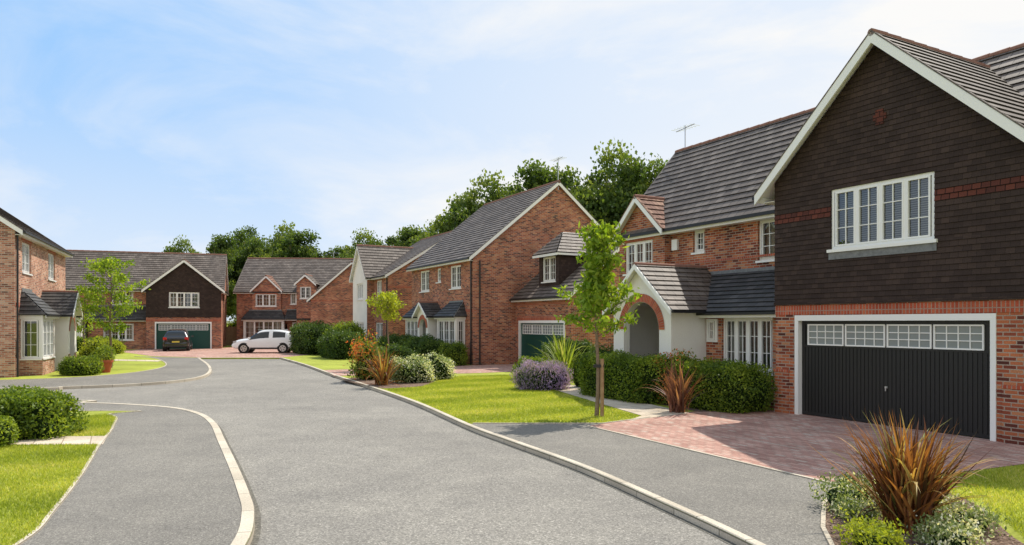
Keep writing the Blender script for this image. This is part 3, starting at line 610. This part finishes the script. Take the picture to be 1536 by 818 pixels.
for t in ((-4.4,61,12.6,1,0,.8),(-2.0,60,14.4,1,2.2,.8),(.6,63,15.2,0,1,.85),(3.2,61,17.0,2,0,1.0),(6.0,63,16.4,0,2.4,.8),(8.6,62,17.2,1,.5,.75),(11.8,63,16.8,0,4,.85),(16.8,64,19.0,2,1,.8),(22,62,16,1,2,.9),(13.8,47,12.8,1,3,.75),
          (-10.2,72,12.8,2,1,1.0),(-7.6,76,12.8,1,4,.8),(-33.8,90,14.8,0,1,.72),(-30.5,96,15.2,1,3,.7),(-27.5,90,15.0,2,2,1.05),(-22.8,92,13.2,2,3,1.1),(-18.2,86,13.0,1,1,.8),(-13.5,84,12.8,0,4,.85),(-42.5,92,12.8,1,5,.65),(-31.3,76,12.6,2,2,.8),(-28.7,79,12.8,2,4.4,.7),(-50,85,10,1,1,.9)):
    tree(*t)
def slender_tree(name,x,y,h,z0,r0,nb,nl,leaf,mat,asp=.5,prof=None,stake=False,rt=.05,seed=1,lean=(0,0),cl=.85):
    r=np.random.default_rng(seed); e=empty(name,(x,y,0)); mb=MB()
    tx=lambda z:(lean[0]*z+.03*math.sin(z*2.1),lean[1]*z+.03*math.cos(z*1.7),z)
    zz=[h*.97*i/8 for i in range(9)]; mb.tube([tx(z) for z in zz],[rt*(1-.8*z/h)+.004 for z in zz],'BARK',8)
    C=[]
    for i in range(nb):
        f=(i+r.uniform(0,1))/nb; z=z0+(h*.95-z0)*f; a=i*2.4+r.uniform(-.4,.4)
        R=r0*(prof(f) if prof else math.sin(math.pi*(.15+.8*f))**.7)*r.uniform(.5,1.2); up=R*r.uniform(.1,.8)
        b0=np.array(tx(z)); b2=b0+np.array([math.cos(a)*R,math.sin(a)*R,up]); b1=(b0+b2)/2+np.array([0,0,.08*R])
        mb.tube([tuple(b0),tuple(b1),tuple(b2)],[rt*.3,rt*.2,.005],'BARK',4,False)
        n=nl//nb; t=r.uniform(.1,1.08,(n,1))**.6
        P=np.where(t<.5,b0+(b1-b0)*t*2,b1+(b2-b1)*(t*2-1)); C.append(P+r.normal(0,leaf*cl,(n,3))*np.array([1,1,.9]))
    C=np.concatenate(C); V,F=leaves(C,leaf,asp,(0,0,-.9)); mb.build('trunk',e,True)
    npmesh('foliage',V,F,np.repeat(np.clip(r.normal(.5,.28,len(C)),0,1),4),mat,e)
    if stake:
        s=MB(); s.tube([(.12,-.05,0),(.12,-.05,1.35)],[.045,.045],'WOOD',8); s.box(-.08,.17,-.085,-.03,1.15,1.22,'BLACK'); s.build('stake',e)
slender_tree('young_street_tree',1.98,16.6,4.6,1.85,.88,44,3000,.17,'LYOUNG',.42,prof=lambda f:(.78+.3*math.sin(f*9+.5))*(1-f)**.42,stake=True,rt=.05,seed=3,lean=(.01,0),cl=.55)
slender_tree('young_golden_tree',-5.75,33,3.55,2.3,.85,26,1500,.15,'LYEL',.5,rt=.04,seed=5,cl=.7)
slender_tree('birch_tree',-19.5,34.5,5.4,1.6,1.45,40,3000,.17,'LYOUNG',.5,rt=.06,seed=8,cl=.7)
slender_tree('young_street_tree',-22.6,37.5,4.2,1.5,.8,24,900,.15,'LYOUNG',.5,rt=.04,seed=9)
def bush(name,x,y,sx,sy,sz,rz=0,p=6,n=6000,leaf=.06,mat='LHEDGE',lump=.06,asp=.6,bias=(0,0,.4),z0=0,seed=None,fuzz=.35,core=.93):
    r=np.random.default_rng(seed if seed else int(abs(x*13+y*7)*10)+3); e=empty(name,(x,y,z0),rz)
    def shape(q):
        q=q/np.abs(q).max(1,keepdims=True); rr=1/(np.abs(q)**p).sum(1,keepdims=True)**(1/p); q=q*rr
        P=q*np.array([sx/2,sy/2,sz*.55]); P[:,2]+=sz*.45
        b=1+lump*(np.sin(P[:,:1]*4.1/ max(.3,sx*.3)+P[:,2:3]*5+x)+np.sin(P[:,1:2]*6.3+P[:,:1]*3.7+y)+.6*np.sin(P[:,:1]*11+P[:,2:3]*9))/2
        return np.column_stack([P[:,0]*b[:,0],P[:,1]*b[:,0],P[:,2]*b[:,0]])
    ar=np.array([sy*sz,sy*sz,sx*sz,sx*sz,sx*sy]); f=r.choice(5,n,p=ar/ar.sum()); q=r.uniform(-1,1,(n,3))
    for i,(ax,s) in enumerate(((0,1),(0,-1),(1,1),(1,-1),(2,1))): q[f==i,ax]=s
    P=shape(q)*np.where(r.uniform(size=(n,1))<.8,1,.9)*(1+r.normal(0,.02,(n,1)))+r.normal(0,leaf*fuzz,(n,3)); P=P[P[:,2]>.02]
    V,F=leaves(P,leaf,asp,bias); tt=np.clip(r.normal(.5,.25,len(P))+.25*np.sin(P[:,0]*3)*np.sin(P[:,2]*4),0,1)
    npmesh('foliage',V,F,np.repeat(tt,4),mat,e)
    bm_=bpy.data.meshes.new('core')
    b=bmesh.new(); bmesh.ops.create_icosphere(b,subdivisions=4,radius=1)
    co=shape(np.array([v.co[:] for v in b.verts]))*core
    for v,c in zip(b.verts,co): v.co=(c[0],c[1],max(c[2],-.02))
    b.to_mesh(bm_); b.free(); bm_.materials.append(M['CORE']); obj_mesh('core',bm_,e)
ua=math.radians(ang)
def h1(x,y): return (8.93+.485*x+.874*y,13.09-.874*x+.485*y)
def h2(x,y): return (-2+.485*x+.874*y,36.6-.874*x+.485*y)
bush('box_hedge',-10.9,14.0,4.6,1.3,.80,math.radians(-6),6,30000,.065,'LHEDGE',.06,fuzz=.6)
bush('garden_shrub',-9.35,12.5,1.0,.9,.5,0,2.5,3500,.055,'LHEDGE',fuzz=.5)
x,y=h1(-6.5,-.7); bush('clipped_hedge',x,y,3.0,1.4,1.1,ua,4.5,20000,.06,'LHEDGE',.09,fuzz=.8)
x,y=h1(-9.3,-1.42); bush('clipped_hedge',x,y,3.4,1.0,1.2,ua,5,22000,.06,'LHEDGE',.08,fuzz=.8)
x,y=h1(-7.5,-1.0); bush('flowering_shrub',x,y,1.4,1.1,1.3,ua,2.5,5000,.06,'LRED',.1,fuzz=.8)
bush('conifer_topiary',2.3,24.2,.5,.5,1.2,0,1.6,3500,.04,'LHEDGE',.03)
bush('conifer_topiary',3.25,21.9,.5,.5,1.1,0,1.6,3500,.04,'LHEDGE',.03)
bush('lavender_bush',1.0,23.4,1.7,1.3,.82,0,2.4,9000,.08,'LLAV',.12,.25,(0,0,1.8),fuzz=.9)
bush('garden_shrub',2.2,28,2.0,1.6,1.5,0,2.5,8000,.08,'LDARK',.1,fuzz=.6)
bush('garden_shrub',.9,27.3,1.6,1.3,.8,0,2.5,6000,.07,'LHEDGE',.1,fuzz=.6)
bush('flowering_shrub',-3.7,26.2,1.5,1.3,.8,.4,2.5,7000,.07,'LGREY',.15,fuzz=1)
bush('flowering_shrub',-3.1,27.6,1.6,1.3,.85,.4,2.5,6000,.07,'LGREY',.15,fuzz=1)
bush('red_leaf_shrub',-5.6,27.4,1.1,1.0,1.5,.4,2,2600,.1,'LRED',.2,fuzz=1.2,core=.7)
bush('garden_shrub',-4.6,28.4,1.6,1.2,1.2,.4,2.3,6000,.08,'LDARK',.12,fuzz=.8)
x,y=h2(-2.5,-1.7); bush('garden_shrub',x,y,3.2,1.5,1.35,ua,3,12000,.08,'LDARK',.12,fuzz=.8)
x,y=h2(-.3,-1.0); bush('garden_shrub',x,y,1.4,1.2,1.1,ua,2.5,6000,.08,'LHEDGE',.1,fuzz=.8)
x,y=h2(-6.4,-1.8); bush('garden_shrub',x,y,3.4,1.6,1.35,ua,3,12000,.08,'LDARK',.12,fuzz=.8)
bush('clipped_hedge',-10.6,44,4.2,2.0,1.5,ua,3,14000,.1,'LDARK',.1,fuzz=.8)
bush('clipped_hedge',-14.0,50,4.4,2.4,2.0,ua,3,14000,.11,'LDARK',.14,fuzz=.8)
bush('garden_shrub',-11.3,48,3.0,2.4,2.0,ua,2.5,9000,.11,'LHEDGE',.14,fuzz=.8)
x,y=h1(-12.2,.4); bush('garden_shrub',x,y,2.6,1.2,1.3,ua,2.6,9000,.07,'LDARK',.12,fuzz=.8)
bush('garden_shrub',-18.1,29.8,1.4,1.2,.7,0,2.5,6000,.07,'LHEDGE',.1,fuzz=.8)
bush('golden_shrub',-19.2,32.6,1.1,1.1,1.3,0,2.2,4000,.08,'LYEL',.15,fuzz=1)
bush('garden_shrub',-20.5,35,1.4,1.2,1.0,0,2.4,5000,.07,'LHEDGE',.12,fuzz=.8)
bush('garden_shrub',-28.5,50,2.4,1.4,.9,0,2.4,5000,.09,'LYEL',.12,fuzz=.8)
bush('garden_shrub',-33,54.5,5,1.2,1.0,.33,3,8000,.1,'LHEDGE',.12,fuzz=.6)
bush('garden_shrub',-27.2,71,2.4,1.4,2.4,0,3,6000,.12,'LYEL',.12,fuzz=.8)
def flax(name,x,y,h,n,mat,spread=.5,w=.05,seed=1,z0=0,cu=1.1):
    r=np.random.default_rng(seed); V=[];F=[];T=[]; e=empty(name,(x,y,z0))
    for i in range(n):
        a=r.uniform(0,2*math.pi); ln=h*r.uniform(.5,1.12); lean=abs(r.normal(0,1))*spread*.5+.05; curl=r.uniform(.02,1)**1.6*spread*1.6*cu
        if r.uniform()<.12: curl+=1.2*spread
        bx,by=r.normal(0,.07,2)*h; tt=np.clip(r.normal(.5,.28),0,1); ww=w*r.uniform(.6,1.2); p=np.array([bx,by,0.]); th=lean; S=9
        side=np.array([-math.sin(a),math.cos(a),0]); tw=r.uniform(-.9,.9)
        for k in range(S+1):
            f=k/S; wd=ww*.5*(.6+.8*f if f<.35 else (.88*(1-((f-.35)/.65)**2.2)+.02))
            sd=side*math.cos(tw*f)+np.array([0,0,1])*math.sin(tw*f)*.4
            nrm=np.array([-math.cos(th)*math.cos(a),-math.cos(th)*math.sin(a),math.sin(th)])
            V+= [p-sd*wd+nrm*wd*.35,p,p+sd*wd+nrm*wd*.35]; T+=[tt,np.clip(tt+.12,0,1),tt]
            if k:
                b=len(V)-6; F+=[(b,b+1,b+4,b+3),(b+1,b+2,b+5,b+4)]
            th+=curl*f*.33; p=p+np.array([math.sin(th)*math.cos(a),math.sin(th)*math.sin(a),math.cos(th)])*ln/S
    V=np.array(V); V[:,2]=np.maximum(V[:,2],.01); npmesh('blades',V,np.array(F),np.array(T),mat,e)
flax('phormium_plant',4.2,7.55,1.2,420,'LFLAX',.76,.044,2,cu=.6)
x,y=h1(-6.1,-2.2); flax('phormium_plant',x,y,1.3,120,'LFLAXP',.65,.05,3,cu=.6)
flax('phormium_plant',-4.55,24.9,1.35,130,'LFLAX',.9,.055,4,cu=.8)
flax('phormium_plant',1.9,26.2,1.9,120,'LFLAXG',.75,.08,5,cu=.8)
flax('phormium_plant',-13.2,17.0,1.1,80,'LFLAX',.8,.06,6)
for i,(x,y,s,m) in enumerate(((4.0,8.35,.7,'LGREY'),(4.75,8.2,.55,'LGREY'),(3.5,6.85,.5,'LYEL'),(4.8,7.5,.5,'LGREY'),(4.35,9.0,.4,'LDARK'),(4.2,6.9,.5,'LGREY'),(3.85,7.9,.35,'LGREY'))):
    bush('ground_cover_plant',x,y,s,s*.85,s*.42,i,1.9,1500,.045,m,.35,.45,(0,0,.8),z0=.01,fuzz=1.2,core=.7)
def inpoly(P,poly):
    x,y=P[:,0],P[:,1]; c=np.zeros(len(P),bool); j=len(poly)-1
    for i in range(len(poly)):
        xi,yi=poly[i];xj,yj=poly[j]
        c^=((yi>y)!=(yj>y))&(x<(xj-xi)*(y-yi)/(yj-yi+1e-12)+xi); j=i
    return c
C=np.column_stack([rng.uniform(2.9,5.6,6000),rng.uniform(5,9.7,6000),rng.uniform(.014,.03,6000)])
C=C[inpoly(C,BED)]
V,F=leaves(C,.05,.5,(0,0,0)); V[:,2]=np.abs(V[:,2]-.02)*.5+.014
npmesh('bark_chips',V,F,np.repeat(rng.uniform(0,1,len(C)),4),'CHIP')
def turf(name,poly,dens,h=.045,w=.006,holes=()):
    P=np.array(poly); lo=P.min(0);hi=P.max(0); n=int((hi-lo).prod()*dens); C=np.column_stack([rng.uniform(lo[0],hi[0],n),rng.uniform(lo[1],hi[1],n)])
    C=C[inpoly(C,poly)]
    for q in holes: C=C[~inpoly(C,q)]
    n=len(C); a=rng.uniform(0,2*np.pi,n); hh=h*rng.uniform(.5,1.3,n); l=rng.normal(0,.5,(n,2))*h
    B=np.column_stack([C,np.full(n,.005)]); s=np.column_stack([np.cos(a),np.sin(a),0*a])*w
    V=np.stack([B-s,B+s,B+np.column_stack([l,hh])],1).reshape(-1,3)
    t=np.clip(.42+.22*np.sin(C[:,0]*1.3+C[:,1]*.7)*np.sin(C[:,1]*1.7)+.17*np.sin(C[:,1]*2.9-C[:,0]*2)+rng.normal(0,.26,n),0,1)
    npmesh(name,V,np.arange(3*n).reshape(n,3),np.repeat(t,3),'BLADE')
ge=[p for p in GE if 3<p[1]<17.5 and p[0]>-14]
turf('grass',[(p[0]-.02,p[1]) for p in ge]+[(-14,12),(-9,3)],2600,.04,holes=[[(-9.6,12.7),(-7.35,12.75),(-7.8,13.7),(-9.6,13.6)]])
turf('grass',LAWN,1500,.04,.008)
turf('grass',[(5.3,9.75),(6.54,10.3),(7.93,10.9),(10,12),(11,8),(7,4),(4.7,5),(5.2,7.2),(5.7,8.6)],2200,.045)
# ------------------------------------------------------------ cars
def car(name,x,y,rz,paint,L=4.35):
    e=empty(name,(x,y,0.01),rz); k=L/4.35
    S=[(0,.55,.92,.96,.78,.68),(.04,.36,1.02,1.06,.88,.74),(.14,.30,1.09,1.13,.9,.74),(.42,.25,1.12,1.50,.92,.66),(.62,.25,1.12,1.58,.92,.66),(.95,.24,1.10,1.63,.93,.67),(1.6,.24,1.07,1.67,.93,.68),(1.68,.24,1.07,1.67,.93,.68),(2.3,.24,1.03,1.64,.93,.66),(2.5,.24,1.02,1.58,.93,.64),(3.2,.25,.99,1.07,.93,.74),(3.3,.25,.98,1.04,.93,.74),(3.85,.27,.91,1.0,.92,.66),(4.18,.3,.8,.88,.87,.6),(4.31,.36,.66,.72,.78,.55),(4.35,.45,.58,.62,.7,.5)]
    V=[];F=[];mi=[]
    for (sx,zb,zl,zt,hw,hr) in S:
        half=[(hw*.9,zb),(hw,zb+.12),(hw*1.0,(zb+zl)/2),(hw*.97,zl),(hr,zt-.05),(hr*.8,zt),(0,zt+.015)]
        ring=[(sx*k-L/2,a,b) for a,b in half]+[(sx*k-L/2,-a,b) for a,b in half[:-1][::-1]]
        V+=ring
    n=13
    for i in range(len(S)-1):
        for j in range(n):
            j2=(j+1)%n; F.append((i*n+j,i*n+j2,(i+1)*n+j2,(i+1)*n+j))
            m=0
            if j in (3,8) and i in (4,5,7,8): m=1
            if j in (4,5,6,7) and i in (2,9): m=1
            if j in (3,8) and i==9: m=1
            mi.append(m)
    F.append(tuple(range(n))); mi.append(0); F.append(tuple(range((len(S)-1)*n,len(S)*n))[::-1]); mi.append(0)
    me=bpy.data.meshes.new('body'); me.from_pydata(V,[],F); me.materials.append(M[paint]); me.materials.append(M['CGLASS'])
    me.polygons.foreach_set('material_index',mi); me.polygons.foreach_set('use_smooth',[True]*len(F)); me.update()
    ob=obj_mesh('body',me,e); md=ob.modifiers.new('s','SUBSURF'); md.levels=2; md.render_levels=2
    W=MB()
    for wx in (.80*k-L/2,3.47*k-L/2):
        for s in (-1,1):
            W.tube([(wx,s*.70,.36),(wx,s*.925,.36)],[.39,.39],'BLACK',24); W.tube([(wx,s*.71,.34),(wx,s*.94,.34)],[.34,.34],'TYRE',24); W.tube([(wx,s*.8,.34),(wx,s*.945,.34)],[.23,.23],'RIM',20)
            for q in range(5):
                a=q*2*math.pi/5; W.tube([(wx+math.cos(a)*.1,s*.947,.34+math.sin(a)*.1),(wx+math.cos(a+.3)*.17,s*.947,.34+math.sin(a+.3)*.17)],[.035,.03],'BLACK',6)
    W.build('wheels',e)
    D=MB(); r=-L/2
    for s in (-1,1):
        D.obox((r-.0,s*.62,.86),(.14,0,0),(0,s*.26,0),(0,0,.2),'LAMPR'); D.obox((L/2-.38,s*.6,.74),(.24,0,0),(0,s*.26,0),(0,0,.12),'LAMPW')
        D.obox((.85,s*.90,1.02),(.12,0,0),(0,s*.2,0),(0,0,.13),paint)
        D.box(r+.75,r+2.6,s*.62-.02,s*.62+.02,1.655,1.69,'RIM')
        D.box(r+1.2,r+3.05,s*.925-.012,s*.925+.012,.3,.4,'BLACK')
    D.box(r-.015,r+.05,-.26,.26,.66,.77,'PLATE'); D.box(r-.03,r+.15,-.8,.8,.36,.58,paint); D.box(r-.035,r+.1,-.6,.6,.32,.44,'BLACK')
    D.box(L/2-.12,L/2+.0,-.42,.42,.42,.56,'BLACK')
    D.build('lamps_and_trim',e)
car('white_car',-17.9,51.6,math.radians(186),'CARW',4.4)
car('black_car',-26.35,56.0,math.radians(111),'CARB',4.2)
# ------------------------------------------------------------ small things
def fence(name,x0,x1,y,h=1.8):
    mb=MB(); x=x0
    while x<x1: mb.box(x,x+.11,y-.01,y+.01,.05,h+random.uniform(-.01,.01),'WOOD'); x+=.118
    for z in (.4,1.4): mb.box(x0,x1,y+.012,y+.05,z,z+.08,'WOOD')
    xx=x0
    while xx<=x1: mb.box(xx,xx+.1,y-.05,y+.0,0,h+.1,'WOOD'); xx+=1.83
    mb.build(name)
fence('timber_fence',-28.5,-25.4,67)
def pot(x,y,h,m='TERR'):
    e=empty('potted_plant',(x,y,0)); mb=MB(); mb.tube([(0,0,0),(0,0,h*.8),(0,0,h*.82),(0,0,h)],[h*.38,h*.55,h*.62,h*.62],m,16); mb.build('pot',e)
    C=rng.normal(0,1,(900,3)); C/=np.linalg.norm(C,axis=1,keepdims=True); C=C*h*.8*rng.uniform(.4,1,(900,1)); C[:,2]+=h*1.5
    V,F=leaves(C,.09,.5); npmesh('plant',V,F,np.repeat(rng.uniform(0,1,900),4),'LHEDGE',e)
pot(-17.9,31.2,.55); pot(-19.9,34.0,.4)
# ------------------------------------------------------------ world, sun, camera
az=math.atan2(.61,.79); el=math.radians(55)
w=bpy.data.worlds.new('World'); sc.world=w; w.use_nodes=True; nt=w.node_tree; bg=nt.nodes['Background']
sky=nd(nt,'ShaderNodeTexSky',sky_type='NISHITA',sun_disc=False,sun_elevation=el,sun_rotation=az,air_density=1.0,dust_density=1.2,ozone_density=1.5)
tc=nd(nt,'ShaderNodeTexCoord'); sp=nd(nt,'ShaderNodeSeparateXYZ'); nt.links.new(tc.outputs['Generated'],sp.inputs[0])
base=mixc(nt,sky.outputs[0],(2.3,4.75,8.2),.85)
mp=nd(nt,'ShaderNodeMapping'); mp.inputs['Scale'].default_value=(1.2,1.2,3.0); mp.inputs['Location'].default_value=(.9,.2,.3); nt.links.new(tc.outputs['Generated'],mp.inputs[0])
nz=nd(nt,'ShaderNodeTexNoise',i_Scale=2.2,i_Detail=9.0,i_Roughness=.6,i_Distortion=.5); nt.links.new(mp.outputs[0],nz.inputs[0])
r1=ramp(nt,[(.46,(0,0,0)),(.75,(.42,.42,.42))]); nt.links.new(nz.outputs[0],r1.inputs[0])
r2=ramp(nt,[(.0,(.72,.72,.72)),(.12,(.48,.48,.48)),(.26,(.16,.16,.16)),(.42,(0,0,0))]); nt.links.new(sp.outputs[2],r2.inputs[0])
dt=nd(nt,'ShaderNodeVectorMath',operation='DOT_PRODUCT'); nt.links.new(tc.outputs['Generated'],dt.inputs[0]); dt.inputs[1].default_value=(.50,.65,.57)
r3=ramp(nt,[(.53,(0,0,0)),(.74,(.38,.38,.38)),(.95,(.68,.68,.68))]); nt.links.new(dt.outputs['Value'],r3.inputs[0])
r4=ramp(nt,[(.35,(.75,.75,.75)),(.55,(0,0,0))]); my=nd(nt,'ShaderNodeMath',operation='MULTIPLY_ADD'); nt.links.new(sp.outputs[1],my.inputs[0]); my.inputs[1].default_value=.5; my.inputs[2].default_value=.5; nt.links.new(my.outputs[0],r4.inputs[0])
acc=r1.outputs[0]
for q in (r2,r3,r4):
    a1=nd(nt,'ShaderNodeMath',operation='ADD',use_clamp=True); nt.links.new(acc,a1.inputs[0]); nt.links.new(q.outputs[0],a1.inputs[1]); acc=a1.outputs[0]
c=mixc(nt,base,(7.5,7.45,7.35),acc); nt.links.new(c,bg.inputs[0]); bg.inputs[1].default_value=.13
ld=bpy.data.lights.new('sun','SUN'); ld.energy=5.0; ld.angle=math.radians(.5); ld.color=(1,.94,.83)
lo=bpy.data.objects.new('sun',ld); COL.objects.link(lo); d=Vector((math.sin(az)*math.cos(el),math.cos(az)*math.cos(el),math.sin(el))); lo.rotation_euler=d.to_track_quat('Z','Y').to_euler(); lo.location=(30,30,60)
cd=bpy.data.cameras.new('camera'); co=bpy.data.objects.new('camera',cd); COL.objects.link(co); sc.camera=co
co.location=(0,0,2.2); co.rotation_euler=(math.pi/2,0,0); cd.sensor_width=36; cd.lens=24.96; cd.shift_y=.0488; cd.clip_end=6000; cd.clip_start=.05
sc.view_settings.view_transform='Standard'; sc.view_settings.look='None'; sc.view_settings.exposure=0
